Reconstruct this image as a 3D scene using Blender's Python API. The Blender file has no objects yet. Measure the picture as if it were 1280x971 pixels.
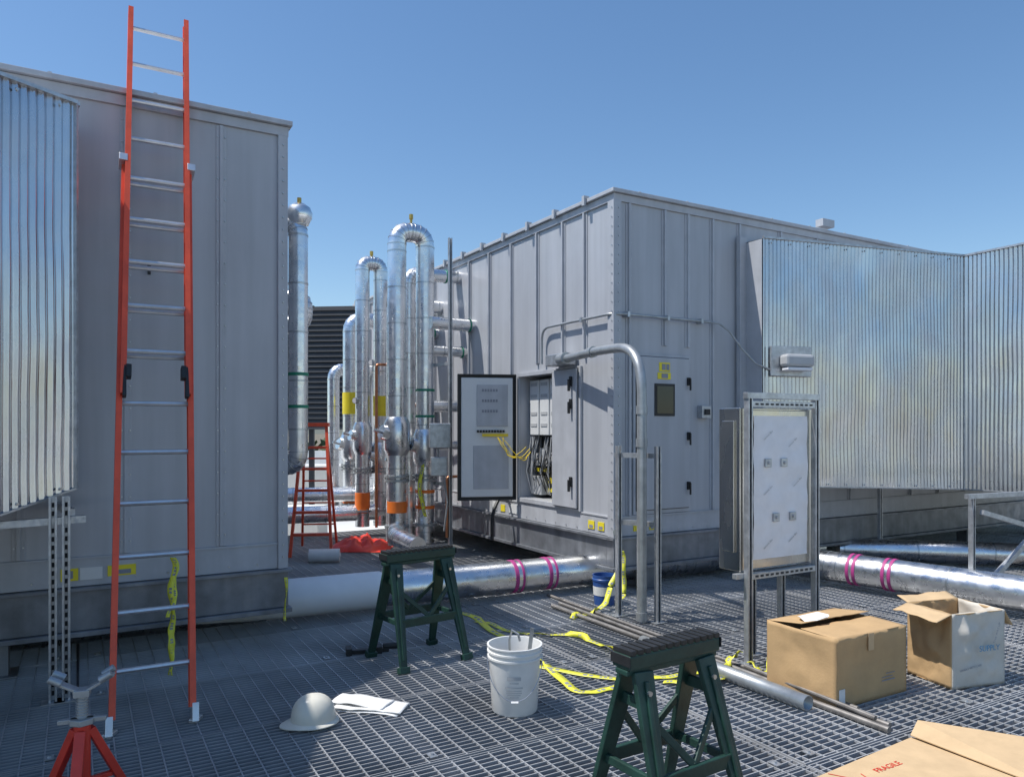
import bpy, math, random
from math import radians, sin, cos, pi
from mathutils import Vector, Matrix, noise
random.seed(7)
S = bpy.context.scene
S.view_settings.view_transform='Standard'
try: S.view_settings.look='None'
except Exception: pass
S.view_settings.exposure=0

# ------------------------------------------------------------ materials
def new_mat(name):
    m=bpy.data.materials.new(name); m.use_nodes=True
    nt=m.node_tree; b=nt.nodes['Principled BSDF']; return m,nt,b
def mat(name,col,rough=.5,metal=0.,var=.12,nscale=5.,bump=0.,bscale=30.,stretch=(1,1,1),rvar=.0,dirt=None,spec=None,world=False,objrand=0,streak=0):
    m,nt,b=new_mat(name); N=nt.nodes; L=nt.links
    mp=N.new('ShaderNodeMapping'); mp.inputs['Scale'].default_value=stretch
    if world:
        ge=N.new('ShaderNodeNewGeometry'); src=ge.outputs['Position']
    else:
        tc=N.new('ShaderNodeTexCoord'); src=tc.outputs['Object']
    L.new(src,mp.inputs['Vector'])
    n1=N.new('ShaderNodeTexNoise'); n1.inputs['Scale'].default_value=nscale; n1.inputs['Detail'].default_value=6; n1.inputs['Roughness'].default_value=.6
    L.new(mp.outputs[0],n1.inputs['Vector'])
    cr=N.new('ShaderNodeValToRGB'); e=cr.color_ramp.elements
    e[0].position=.3; e[1].position=.7
    lo=[max(0,c*(1-var)) for c in col]; hi=[min(1,c*(1+var)) for c in col]
    if dirt: lo=dirt
    e[0].color=(*lo,1); e[1].color=(*hi,1)
    L.new(n1.outputs['Fac'],cr.inputs['Fac']); out=cr.outputs[0]
    if streak:
        m2=N.new('ShaderNodeMapping'); m2.inputs['Scale'].default_value=(9,9,.5); L.new(src,m2.inputs['Vector'])
        n4=N.new('ShaderNodeTexNoise'); n4.inputs['Scale'].default_value=1; n4.inputs['Detail'].default_value=7; L.new(m2.outputs[0],n4.inputs['Vector'])
        r4=N.new('ShaderNodeMapRange'); r4.inputs['From Min'].default_value=.35; r4.inputs['From Max'].default_value=.65; r4.inputs['To Min'].default_value=1-streak; r4.inputs['To Max'].default_value=1+streak*.4
        L.new(n4.outputs['Fac'],r4.inputs['Value'])
        hs=N.new('ShaderNodeHueSaturation'); L.new(out,hs.inputs['Color']); L.new(r4.outputs[0],hs.inputs['Value']); out=hs.outputs[0]
    if objrand:
        oi=N.new('ShaderNodeObjectInfo'); r5=N.new('ShaderNodeMapRange'); r5.inputs['To Min'].default_value=1-objrand; r5.inputs['To Max'].default_value=1+objrand
        L.new(oi.outputs['Random'],r5.inputs['Value']); hs=N.new('ShaderNodeHueSaturation'); L.new(out,hs.inputs['Color']); L.new(r5.outputs[0],hs.inputs['Value']); out=hs.outputs[0]
    L.new(out,b.inputs['Base Color'])
    b.inputs['Metallic'].default_value=metal
    b.inputs['Roughness'].default_value=rough
    if spec is not None: b.inputs['Specular IOR Level'].default_value=spec
    if rvar:
        mr=N.new('ShaderNodeMapRange'); mr.inputs['From Min'].default_value=.3; mr.inputs['From Max'].default_value=.7
        mr.inputs['To Min'].default_value=max(.02,rough-rvar); mr.inputs['To Max'].default_value=rough+rvar
        n3=N.new('ShaderNodeTexNoise'); n3.inputs['Scale'].default_value=nscale*2.3; n3.inputs['Detail'].default_value=4
        L.new(mp.outputs[0],n3.inputs['Vector']); L.new(n3.outputs['Fac'],mr.inputs['Value']); L.new(mr.outputs[0],b.inputs['Roughness'])
    if bump:
        n2=N.new('ShaderNodeTexNoise'); n2.inputs['Scale'].default_value=bscale; n2.inputs['Detail'].default_value=3
        L.new(mp.outputs[0],n2.inputs['Vector'])
        bp=N.new('ShaderNodeBump'); bp.inputs['Strength'].default_value=1; bp.inputs['Distance'].default_value=bump
        L.new(n2.outputs['Fac'],bp.inputs['Height']); L.new(bp.outputs[0],b.inputs['Normal'])
    return m
M={}
M['panel']=mat('painted_panel',(.42,.435,.465),.38,.0,.07,1.6,.005,1.3,(1,1,.6),.08,streak=.09)
M['panel_trim']=mat('panel_trim',(.43,.445,.475),.40,.0,.08,6,.0,streak=.08)
M['rail']=mat('base_rail_galv',(.22,.235,.26),.42,.4,.3,4,.0,rvar=.1,streak=.2)
M['roofsheet']=mat('roof_sheet',(.5,.52,.54),.4,.3,.12,4)
M['galv']=mat('galvanised_steel',(.48,.50,.52),.42,.75,.22,18,rvar=.1)
M['corr']=mat('corrugated_aluminium',(.60,.61,.635),.25,1.,.12,2.2,.010,1.6,(1,1,.5),.09)
M['jacket']=mat('aluminium_jacket',(.78,.79,.80),.30,1.,.10,5,.004,8,rvar=.09)
M['pvc']=mat('white_pvc_jacket',(.80,.81,.82),.4,0,.04,5)
M['band']=mat('steel_band',(.55,.57,.58),.32,1.,.1,8)
M['stainless']=mat('stainless_steel',(.56,.55,.52),.24,1.,.08,3,.001,4,(1,1,.3),.08)
M['grate']=mat('grating_galv',(.42,.428,.44),.5,.35,.28,1.3,rvar=.1,world=True,objrand=.13)
M['orange']=mat('fiberglass_orange',(.76,.095,.04),.42,0,.15,8,streak=.12)
M['red']=mat('red_paint',(.66,.05,.03),.4,0,.15,9)
M['alum']=mat('ladder_aluminium',(.68,.69,.7),.35,.8,.1,12)
M['green']=mat('green_plastic',(.012,.045,.034),.5,0,.35,10,.001,60)
M['black']=mat('black_plastic',(.018,.019,.02),.5,0,.3,12)
M['white']=mat('white_plastic',(.74,.74,.72),.4,0,.06,9)
M['cream']=mat('hardhat_shell',(.66,.63,.54),.3,0,.06,6)
M['paper']=mat('paper',(.75,.75,.74),.7,0,.07,14,.004,20)
M['film']=mat('protective_film',(.80,.80,.82),.55,0,.05,9,.006,8,spec=.3)
M['card']=mat('cardboard',(.50,.33,.165),.8,0,.10,5,.001,60)
M['card2']=mat('cardboard_inner',(.56,.40,.23),.85,0,.10,7)
M['palecard']=mat('bleached_cardboard',(.60,.56,.49),.7,0,.10,6,.004,12)
M['yellow']=mat('yellow_label',(.80,.66,.03),.5,0,.05,6)
M['tape']=mat('caution_tape',(.74,.72,.06),.45,0,.14,30)
M['orangelab']=mat('orange_label',(.85,.20,.03),.5,0,.1,6)
M['greenlab']=mat('green_label',(.02,.24,.14),.5,0,.1,6)
M['magenta']=mat('magenta_band',(.42,.05,.22),.5,0,.1,6)
M['blue']=mat('blue_plastic',(.03,.09,.30),.4,0,.1,6)
M['brass']=mat('brass',(.55,.36,.1),.35,.9,.15,10)
M['copper']=mat('copper',(.45,.20,.11),.35,.9,.2,10)
M['whiteb']=mat('white_enamel',(.68,.69,.69),.35,0,.04,5)
M['dark']=mat('dark_interior',(.035,.036,.04),.7,0,.4,14)
M['screen']=mat('louver_charcoal',(.018,.022,.028),.6,.0,.2,3)
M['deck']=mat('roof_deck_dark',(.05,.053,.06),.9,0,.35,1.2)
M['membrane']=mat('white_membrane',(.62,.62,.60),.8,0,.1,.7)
M['steelpipe']=mat('conduit_steel',(.38,.40,.41),.42,.6,.2,9)
M['brownpipe']=mat('weathered_pipe',(.26,.245,.23),.5,.6,.35,9)
M['glass']=mat('dark_glass',(.02,.03,.03),.08,0,.1,3)
M['pcb']=mat('module_grey',(.45,.46,.47),.5,0,.06,8)
M['tarp']=mat('red_tarp',(.70,.05,.03),.45,0,.15,7)
M['leaf']=mat('tree_foliage',(.06,.085,.035),.8,0,.5,.4)
M['earth']=mat('earth',(.16,.14,.1),.95,0,.3,.02)
M['hill']=mat('hill',(.12,.13,.11),.95,0,.2,.01)
M['cyan']=mat('logo_blue',(.05,.25,.45),.5)
M['ink']=mat('ink_grey',(.25,.26,.3),.6)
M['wire']=mat('yellow_wire',(.85,.62,.02),.5)

# ------------------------------------------------------------ mesh builder
class MB:
    def __init__(s): s.v=[]; s.f=[]
    def box(s,x0,y0,z0,x1,y1,z1):
        if x1<x0:x0,x1=x1,x0
        if y1<y0:y0,y1=y1,y0
        if z1<z0:z0,z1=z1,z0
        i=len(s.v)
        s.v+= [(x0,y0,z0),(x1,y0,z0),(x1,y1,z0),(x0,y1,z0),(x0,y0,z1),(x1,y0,z1),(x1,y1,z1),(x0,y1,z1)]
        s.f+= [(i,i+3,i+2,i+1),(i+4,i+5,i+6,i+7),(i,i+1,i+5,i+4),(i+1,i+2,i+6,i+5),(i+2,i+3,i+7,i+6),(i+3,i,i+4,i+7)]
        return s
    def beam(s,p0,p1,w,h,side=None,w1=None,h1=None):
        p0=Vector(p0);p1=Vector(p1);d=(p1-p0).normalized()
        if side is None: side=Vector((0,0,1)) if abs(d.z)<.9 else Vector((1,0,0)); side=d.cross(side)
        side=Vector(side); side=(side-d*side.dot(d)).normalized(); up=side.cross(d).normalized()
        w1=w if w1 is None else w1; h1=h if h1 is None else h1
        i=len(s.v)
        for p,a,b in((p0,w,h),(p1,w1,h1)):
            for sx,sy in((-1,-1),(1,-1),(1,1),(-1,1)):
                s.v.append(tuple(p+side*(sx*a/2)+up*(sy*b/2)))
        s.f+=[(i,i+1,i+2,i+3),(i+7,i+6,i+5,i+4)]
        for k in range(4):
            j=(k+1)%4; s.f.append((i+k,i+4+k,i+4+j,i+j))
        return s
    def tube(s,path,r,n=16,caps=True):
        P=[Vector(p) for p in path]; m=len(P)
        R=r if isinstance(r,(list,tuple)) else [r]*m
        T=[]
        for k in range(m):
            a=P[max(k-1,0)];b=P[min(k+1,m-1)]
            if 0<k<m-1: t=((P[k]-a).normalized()+(b-P[k]).normalized())
            else: t=b-a
            T.append(t.normalized())
        ref=Vector((0,0,1)) if abs(T[0].z)<.9 else Vector((1,0,0))
        u=T[0].cross(ref).normalized(); i=len(s.v)
        for k in range(m):
            u=(u-T[k]*u.dot(T[k])).normalized(); w=T[k].cross(u)
            for q in range(n):
                a=2*pi*q/n; s.v.append(tuple(P[k]+(u*cos(a)+w*sin(a))*R[k]))
        for k in range(m-1):
            for q in range(n):
                q2=(q+1)%n; s.f.append((i+k*n+q,i+k*n+q2,i+(k+1)*n+q2,i+(k+1)*n+q))
        if caps:
            s.f.append(tuple(i+q for q in reversed(range(n)))); s.f.append(tuple(i+(m-1)*n+q for q in range(n)))
        return s
    def cyl(s,p0,p1,r0,r1=None,n=16): return s.tube([p0,p1],[r0,r0 if r1 is None else r1],n)
    def rev(s,prof,c=(0,0,0),n=32,sx=1,sy=1):
        i=len(s.v);m=len(prof)
        for r,z in prof:
            for q in range(n):
                a=2*pi*q/n; s.v.append((c[0]+r*cos(a)*sx,c[1]+r*sin(a)*sy,c[2]+z))
        for k in range(m-1):
            for q in range(n):
                q2=(q+1)%n; s.f.append((i+k*n+q,i+k*n+q2,i+(k+1)*n+q2,i+(k+1)*n+q))
        return s
    def poly(s,pts):
        i=len(s.v); s.v+=[tuple(p) for p in pts]; s.f.append(tuple(range(i,i+len(pts)))); return s
    def grid(s,o,u,v,nu,nv,amp,seed=0,pin=True):
        o=Vector(o);u=Vector(u);v=Vector(v);nn=u.cross(v).normalized();i=len(s.v)
        for a in range(nu+1):
            for c in range(nv+1):
                p=o+u*(a/nu)+v*(c/nv); e=1
                if pin: e=min(1,4*a/nu,4*(1-a/nu))*min(1,3*c/nv+.2)
                p=p+nn*(amp*e*(noise.noise(p*6+Vector((seed,0,0)))+.5*noise.noise(p*16+Vector((0,seed,0)))))
                s.v.append(tuple(p))
        for a in range(nu):
            for c in range(nv):
                k=i+a*(nv+1)+c; s.f.append((k,k+nv+1,k+nv+2,k+1))
        return s
    def build(s,name,m,parent=None,smooth=True,bevel=0,solid=0):
        me=bpy.data.meshes.new(name); me.from_pydata(s.v,[],s.f); me.validate()
        me.materials.append(M[m] if isinstance(m,str) else m)
        if smooth:
            me.polygons.foreach_set('use_smooth',[True]*len(me.polygons))
            try: me.set_sharp_from_angle(angle=radians(32))
            except Exception: pass
        me.update()
        o=bpy.data.objects.new(name,me); S.collection.objects.link(o)
        if parent: o.parent=parent
        if solid:
            md=o.modifiers.new('s','SOLIDIFY'); md.thickness=solid; md.offset=0
        if bevel:
            md=o.modifiers.new('b','BEVEL'); md.width=bevel; md.segments=2; md.limit_method='ANGLE'; md.angle_limit=radians(40)
        return o
def empty(name,loc=(0,0,0),rz=0):
    e=bpy.data.objects.new(name,None); e.empty_display_size=.2; S.collection.objects.link(e)
    e.location=loc; e.rotation_euler=(0,0,rz); return e
def text(body,parent,loc,rot,size,m,name='lettering'):
    c=bpy.data.curves.new(name,'FONT'); c.body=body; c.size=size; c.align_x='CENTER'; c.align_y='CENTER'; c.extrude=.0004
    o=bpy.data.objects.new(name,c); S.collection.objects.link(o); c.materials.append(M[m]); o.parent=parent; o.location=loc; o.rotation_euler=rot
    return o
def rounded(pts,r,seg=6):
    P=[Vector(p) for p in pts]; out=[P[0]]
    for k in range(1,len(P)-1):
        a=(P[k-1]-P[k]); b=(P[k+1]-P[k]); ra=min(r,a.length*.49,b.length*.49)
        a.normalize(); b.normalize()
        p0=P[k]+a*ra; p1=P[k]+b*ra
        for q in range(seg+1):
            t=q/seg; out.append(p0*(1-t)**2+P[k]*2*t*(1-t)+p1*t*t)
    out.append(P[-1]); return out
A3=Vector((-.5,.8660,0)); B3=Vector((.8660,.5,0)); R30=radians(30)
CR=Vector((.98,7.2,0))     # right unit corner
CL=Vector((-1.70,5.63,0))  # left unit corner

def pipe(name,pts,r,bend=.2,m='jacket',bands=.45,labels=(),seg=5,n=20,flanges=True):
    e=empty(name,(0,0,0)); pth=rounded(pts,bend,seg)
    b=MB(); b.tube(pth,r,n); b.build('jacket',m,e)
    if bands:
        b=MB(); P=[Vector(p) for p in pts]; cnt=0
        for k in range(len(P)-1):
            d=P[k+1]-P[k]; L=d.length; d.normalize()
            x=bend if k>0 else .05
            end=L-(bend if k<len(P)-2 else .03)
            while x<=end+1e-4:
                c=P[k]+d*x; b.cyl(c-d*.009,c+d*.009,r+.004,n=n); cnt+=1; x+=bands
        ppath=rounded(pts,bend,seg)
        for k in range(1,len(ppath)-1):
            t=(ppath[k+1]-ppath[k-1]).normalized(); b.cyl(ppath[k]-t*.005,ppath[k]+t*.005,r+.0035,n=n)
        if cnt: b.build('bands','band',e)
    for (p,d,w,mm) in labels:
        p=Vector(p); d=Vector(d).normalized(); b=MB(); b.cyl(p-d*w/2,p+d*w/2,r+.006,n=n); b.build('label_band',mm,e)
    return e

# ------------------------------------------------------------ ground, roof
def sheet(name,x0,y0,x1,y1,z,m,rz=0):
    b=MB(); b.poly([(x0,y0,z),(x1,y0,z),(x1,y1,z),(x0,y1,z)]); o=b.build(name,m); o.rotation_euler=(0,0,rz); return o
sheet('ground',-3000,-3000,3000,3000,-10,'earth')
rb=empty('roof'); b=MB(); b.box(-45,-20,-9.99,45,45,-.62); b.build('roof_slab','membrane',rb)
b=MB(); b.box(-45,44.6,-.62,45,45,.25); b.box(-45,-20,-.62,-44.6,44.6,.25); b.box(44.6,-20,-.62,45,44.6,.25); b.build('parapet','membrane',rb)
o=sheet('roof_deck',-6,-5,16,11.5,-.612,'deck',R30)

# steel grating, real bars, one panel mesh instanced
g=empty('steel_grating',(0,0,0),R30)
PX,PY=3.0,.90
b=MB(); y=.03
while y<PY-.02: b.box(.012,y-.0028,-.032,PX-.012,y+.0028,0); y+=.042
x=.06
while x<PX-.03: b.box(x-.0035,.012,-.012,x+.0035,PY-.012,-.0012); x+=.1
b.box(.006,.006,-.034,PX-.006,.011,.001); b.box(.006,PY-.011,-.034,PX-.006,PY-.006,.001)
b.box(.006,.011,-.034,.012,PY-.011,.001); b.box(PX-.012,.011,-.034,PX-.006,PY-.011,.001)
pm=bpy.data.meshes.new('grating_panel'); pm.from_pydata(b.v,[],b.f); pm.materials.append(M['grate']); pm.update()
X0,X1,Y0,Y1=-6.0,13.0,-3.0,10.8
y=Y0
while y<Y1-.1:
    x=X0
    while x<X1:
        o=bpy.data.objects.new('grating_panel',pm); S.collection.objects.link(o); o.parent=g
        o.location=(x,y,random.uniform(-.0025,.0015)); o.rotation_euler=(random.uniform(-.002,.002),0,random.uniform(-.001,.001)); x+=PX
    y+=PY
b=MB(); y=Y0
while y<Y1:
    x=X0
    while x<X1:
        for dx in (.12,1.5,2.88): b.box(x+dx-.02,y+.05,.0022,x+dx+.02,y+.11,.006); b.cyl((x+dx,y+.08,.006),(x+dx,y+.08,.014),.009,n=6)
        x+=PX
    y+=PY
b.build('saddle_clips','galv',g,smooth=False)
b=MB(); x=X0
while x<X1:
    y=Y0
    while y<Y1: b.box(x-.05,y,-.25,x+.05,y+1.0,-.04); y+=1.0
    x+=1.5
b.build('support_beams','rail',g,smooth=False)
b=MB(); x=X0
while x<X1:
    y=Y0+.5
    while y<Y1:
        b.box(x-.04,y-.04,-.61,x+.04,y+.04,-.25); y+=2.0
    x+=1.5
b.build('posts','rail',g,smooth=False)

# ------------------------------------------------------------ air handling units
def bolts(b,p0,p1,step,nrm,r=.008):
    p0=Vector(p0);p1=Vector(p1);d=p1-p0;L=d.length;d.normalize();nrm=Vector(nrm)
    x=step/2
    while x<L:
        c=p0+d*x; b.cyl(c,c+nrm*.008,r,r*.7,n=6); x+=step
def unit_common(e,xa,xb,ya,yb):
    b=MB()
    for (x0,y0,x1,y1) in((xa-.02,ya-.02,xb+.02,ya+.1),(xa-.02,yb-.1,xb+.02,yb+.02),(xa-.02,ya+.1,xa+.1,yb-.1),(xb-.1,ya+.1,xb+.02,yb-.1)):
        b.box(x0,y0,.27,x1,y1,.53)
    b.box(xa-.06,ya-.06,.235,xb+.04,yb+.06,.268)
    b.box(xa-.06,ya-.06,.532,xb+.04,yb+.06,.556)
    b.build('base_rail','rail',e,smooth=False,bevel=.003)
    b=MB(); b.box(xa-.055,ya-.055,3.848,xb+.045,yb+.055,3.885); b.build('roof_edge','panel_trim',e,smooth=False,bevel=.004)
    b=MB(); b.box(xa-.022,ya-.022,3.775,xb+.022,yb+.022,3.845); b.build('eave_trim','panel_trim',e,smooth=False,bevel=.003)
    b=MB()
    x=xa+.3
    while x<xb:
        b.box(x-.012,ya-.02,3.887,x+.012,yb+.02,3.905); x+=.62
    b.build('roof_seams','roofsheet',e,smooth=False)
    b=MB()
    x=xa+.5
    while x<xb:
        for y in (ya+.15,yb-.15): b.box(x-.07,y-.07,.013,x+.07,y+.07,.233); b.box(x-.12,y-.12,.002,x+.12,y+.12,.012)
        x+=1.9
    b.build('support_feet','rail',e,smooth=False)
    b=MB(); x=xa+.8
    while x<xb: b.box(x-.04,ya+.12,.272,x+.04,yb-.12,.40); x+=.9
    b.box(xa+.12,ya+.12,.41,xb-.12,yb-.12,.54)
    b.build('underfloor_frame','dark',e,smooth=False)

# right unit
ru=empty('air_handling_unit',CR,R30)
LX,LY=9.0,7.7
unit_common(ru,0,LX,0,LY)
cy0,cy1,cz0,cz1=1.05,1.76,.80,2.19
b=MB(); b.box(.34,0,.558,LX,LY,3.774)
b.box(0,0,.558,.34,cy0,3.774); b.box(0,cy1,.558,.34,LY,3.774); b.box(0,cy0,.558,.34,cy1,cz0); b.box(0,cy0,cz1,.34,cy1,3.774)
b.build('wall_panels','panel',ru,smooth=False)
b=MB(); bb=MB()
def ribL(y,z0=.755,z1=3.77):
    b.box(-.034,y-.012,z0,-.0,y+.012,z1); b.box(-.008,y-.035,z0,.0,y+.035,z1)
    bolts(bb,(-.008,y+.025,z0),(-.008,y+.025,z1),.16,(-1,0,0),.006)
for y in (.47,.86,1.38): ribL(y,2.32)
for y in (1.95,2.5,3.05,3.6,4.15,4.7,5.25,5.8,6.35,6.9,7.4): ribL(y)
def ribR(x,z0=.755,z1=3.77):
    b.box(x-.012,-.030,z0,x+.012,0,z1); b.box(x-.035,-.008,z0,x+.035,0,z1)
    bolts(bb,(x+.025,-.008,z0),(x+.025,-.008,z1),.16,(0,-1,0),.006)
ribR(.17);ribR(.62,2.42);ribR(.93,2.42)
for x in (1.27,1.66,2.3,2.9,3.5,4.1,4.7,5.3,5.9,6.5,7.1,7.7,8.3): ribR(x)
b.box(-.04,-.04,.558,.055,.0,3.773); b.box(-.04,0.0,.558,.0,.055,3.773)
b.box(-.012,.056,.560,0,LY,.735); b.box(.056,-.012,.560,LX,0,.735)
b.box(-.02,.056,.735,0,LY,.752); b.box(.056,-.02,.735,LX,0,.752)
b.build('seams_and_trim','panel_trim',ru,smooth=False,bevel=.002)
bolts(bb,(-.04,-.015,.6),(-.04,-.015,3.75),.09,(-1,0,0),.007); bolts(bb,(.02,-.04,.6),(.02,-.04,3.75),.09,(0,-1,0),.007)
bolts(bb,(.1,-.012,.59),(LX,-.012,.59),.2,(0,-1,0),.007); bolts(bb,(-.012,.1,.59),(-.012,LY,.59),.2,(-1,0,0),.007)
bb.build('bolts','band',ru,smooth=False)
b=MB()
y=.4
while y<LY: b.box(-.085,y-.02,3.887,-.02,y+.02,3.915); b.box(-.085,y-.02,3.82,-.06,y+.02,3.886); y+=.55
b.box(2.9,-.1,3.907,3.1,-.0,3.99)
b.build('eave_brackets','panel_trim',ru,smooth=False)
b=MB(); b.box(.215,-.022,.757,.955,-.001,2.33); b.build('door_frame','panel_trim',ru,smooth=False,bevel=.003)
b=MB(); b.box(.25,-.042,.80,.925,-.0245,2.30); b.build('access_door','panel',ru,smooth=False,bevel=.006)
b=MB(); b.box(.243,-.0240,.793,.932,-.0222,2.307); b.build('door_gasket','dark',ru,smooth=False)
b=MB(); b.box(.46,-.052,1.72,.72,-.0425,2.04); b.build('window_frame','black',ru,smooth=False,bevel=.003)
b=MB(); b.box(.485,-.056,1.745,.695,-.0525,2.015); b.build('window_glass','glass',ru,smooth=False)
b=MB()
for z in (1.0,1.5,2.05): b.box(.255,-.062,z-.05,.28,-.0425,z+.05); b.box(.885,-.07,z-.02,.915,-.0425,z+.06); b.box(.895,-.085,z-.07,.91,-.07,z+.05)
b.build('door_hardware','black',ru,smooth=False,bevel=.002)
b=MB(); b.box(.52,-.046,2.16,.66,-.0425,2.25); b.box(.5,-.046,2.085,.67,-.0425,2.15); b.box(.22,-.02,.6,.32,-.0125,.68); b.box(.42,-.02,.6,.56,-.0125,.68);b.build('warning_labels','yellow',ru,smooth=False)
b=MB(); b.box(.55,-.049,2.095,.63,-.0465,2.14); b.box(.555,-.049,2.175,.60,-.0465,2.235); b.box(.61,-.049,2.175,.65,-.0465,2.235); b.box(.43,-.022,.61,.47,-.0205,.67); b.box(.49,-.022,.62,.55,-.0205,.63); b.box(.49,-.022,.65,.55,-.0205,.66); b.build('label_marks','ink',ru,smooth=False)
b=MB(); b.box(-.02,.3,.6,-.0125,.4,.68); b.box(-.02,.14,.6,-.0125,.24,.68); b.box(-.02,2.1,.6,-.0125,2.2,.68); b.build('warning_labels','yellow',ru,smooth=False)
b=MB(); b.box(-.022,.32,.61,-.0205,.38,.64); b.box(-.022,.16,.61,-.0205,.22,.64); b.build('label_marks','ink',ru,smooth=False)
b=MB(); b.box(-.02,1.8,.6,-.0125,2.0,.7); b.box(-.023,2.3,.6,-.0125,2.4,.7); b.build('nameplates','whiteb',ru,smooth=False)
b=MB(); b.box(1.07,-.07,1.70,1.2,-.002,1.83); b.box(1.4,-.06,1.42,1.5,-.002,1.54); b.build('switch_box','galv',ru,smooth=False,bevel=.005)
b=MB(); b.box(1.10,-.085,1.735,1.17,-.07,1.795); b.build('switch_face','black',ru,smooth=False,bevel=.003)
b=MB(); b.cyl((1.45,-.06,1.48),(1.45,-.09,1.48),.025); b.build('red_disconnect','red',ru)
b=MB(); b.cyl((-.0,-.04,.62),(-.06,-.1,.62),.03); b.build('drain_nozzle','band',ru)

# control cabinet (recessed)
cc=empty('electrical_control_cabinet',CR,R30)
b=MB()
b.box(-.03,.52,.752,-.001,cy0-.03,2.235)
b.box(-.03,cy0-.03,cz1+.0,-.001,cy1+.03,2.235); b.box(-.03,cy0-.03,.752,-.001,cy1+.03,cz0)
b.box(-.03,cy1,cz0,-.001,cy1+.03,cz1); b.box(-.03,cy0-.03,cz0,-.001,cy0,cz1)
b.box(.325,cy0,cz0,.338,cy1,cz1)
b.build('cabinet_frame','panel_trim',cc,smooth=False,bevel=.003)
b=MB(); b.box(-.033,.553,.773,-.0305,cy0-.043,2.217); b.build('closed_door_gasket','dark',cc,smooth=False)
b=MB(); b.box(-.058,.56,.78,-.034,cy0-.05,2.21); b.build('closed_door','panel_trim',cc,smooth=False,bevel=.006)
b=MB()
for z in (1.05,1.85,2.08):
    b.box(-.078,.62,z-.05,-.059,.66,z+.05); b.box(-.10,.63,z-.10,-.079,.655,z+.02)
b.build('door_handles','black',cc,smooth=False,bevel=.003)
b=MB()
for k in range(3):
    y=1.10+k*.215
    b.box(.10,y,1.52,.32,y+.19,2.15)
b.build('drive_modules','whiteb',cc,smooth=False,bevel=.008)
b=MB()
for k in range(3):
    y=1.10+k*.215
    for z in (1.62,1.75,1.95,2.08): b.box(.094,y+.03,z,.0995,y+.16,z+.035)
b.build('module_panels','pcb',cc,smooth=False)
b=MB(); b.box(.28,cy0+.01,cz0+.01,.32,cy1-.01,1.5); b.build('back_plate','dark',cc,smooth=False)
b=MB(); b.box(.16,1.12,.98,.28,1.42,1.04); b.box(.16,1.12,.88,.28,1.42,.92); b.box(.18,1.5,1.1,.28,1.7,1.14); b.build('wire_duct','yellow',cc,smooth=False)
b=MB(); 
for k in range(10): b.box(.15,1.1+k*.065,1.17,.28,1.145+k*.065,1.30+random.random()*.1)
b.box(.12,1.5,.84,.28,1.72,1.05)
b.build('contactors','pcb',cc,smooth=False,bevel=.003)
b=MB()
for k in range(46):
    y=random.uniform(1.08,1.73); y2=y+random.uniform(-.15,.15); z=random.uniform(.84,1.1); z2=random.uniform(1.15,1.55)
    x=random.uniform(.06,.22)
    b.tube([(x+.05,y,z),(x-.02,(y+y2)/2+random.uniform(-.04,.04),(z+z2)/2),(x+.05,min(1.74,max(1.07,y2)),z2)],.005,6)
b.build('cables','black',cc)
b=MB()
for k in range(10):
    y=random.uniform(1.1,1.7); x=random.uniform(.04,.15)
    b.tube([(x+.05,y,.85),(x-.02,y+random.uniform(-.08,.08),1.1),(x+.05,y+random.uniform(-.05,.05),1.5)],.005,6)
b.build('cables_light','pcb',cc)
hg=Matrix.Rotation(R30,4,'Z')@Vector((-.045,cy1+.03,0))+CR
dl=empty('door_leaf',(0,0,0)); dl.parent=cc
dirv=Vector((-.985,-.17,0)); ang=math.atan2(dirv.y,dirv.x)
dl.location=Matrix.Rotation(-R30,4,'Z')@(hg-CR); dl.rotation_euler=(0,0,ang-R30)
W=.68
b=MB(); b.box(0,-.03,.77,W,-.0,2.22); b.box(0,0,.77,.018,.03,2.22); b.box(W-.018,0,.77,W,.03,2.22); b.box(0.018,0,.77,W-.018,.03,.788); b.box(.018,0,2.202,W-.018,.03,2.22); b.build('door_shell','black',dl,smooth=False,bevel=.003)
b=MB(); b.box(.040,.001,.81,W-.040,.018,2.18); b.build('door_liner','whiteb',dl,smooth=False,bevel=.008)
b=MB(); b.box(.10,.0185,1.62,.46,.03,2.1); b.build('inner_panel','panel_trim',dl,smooth=False,bevel=.004)
b=MB()
for r in range(3):
    for q in range(6): b.box(.22+q*.032,.0305,2.02-r*.12,.243+q*.032,.033,2.05-r*.12)
b.build('vent_slots','ink',dl,smooth=False)
b=MB(); b.box(.10,.0305,1.505,.40,.05,1.535); b.build('terminal_strip','wire',dl,smooth=False)
b=MB()
for q in range(10): b.box(.14+q*.033,.0305,1.55,.165+q*.033,.045,1.578)
b.build('terminals','black',dl,smooth=False)
b=MB(); b.box(.09,.0185,.9,.50,.024,1.40); b.build('document_pocket','panel_trim',dl,smooth=False,bevel=.004)
b=MB()
for k in range(4):
    pts=[]; 
    for q in range(9):
        t=q/8; pts.append((.12+.06*sin(3*t+k)-.28*t+random.uniform(-.01,.01)+ .05, .06+.06*sin(pi*t)+random.uniform(0,.02), 1.5-.16*sin(pi*t)-(.25+.04*k)*t*.5+random.uniform(-.01,.01)))
    b.tube(pts,.004,6)
b.build('loose_wires','wire',dl)

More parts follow.
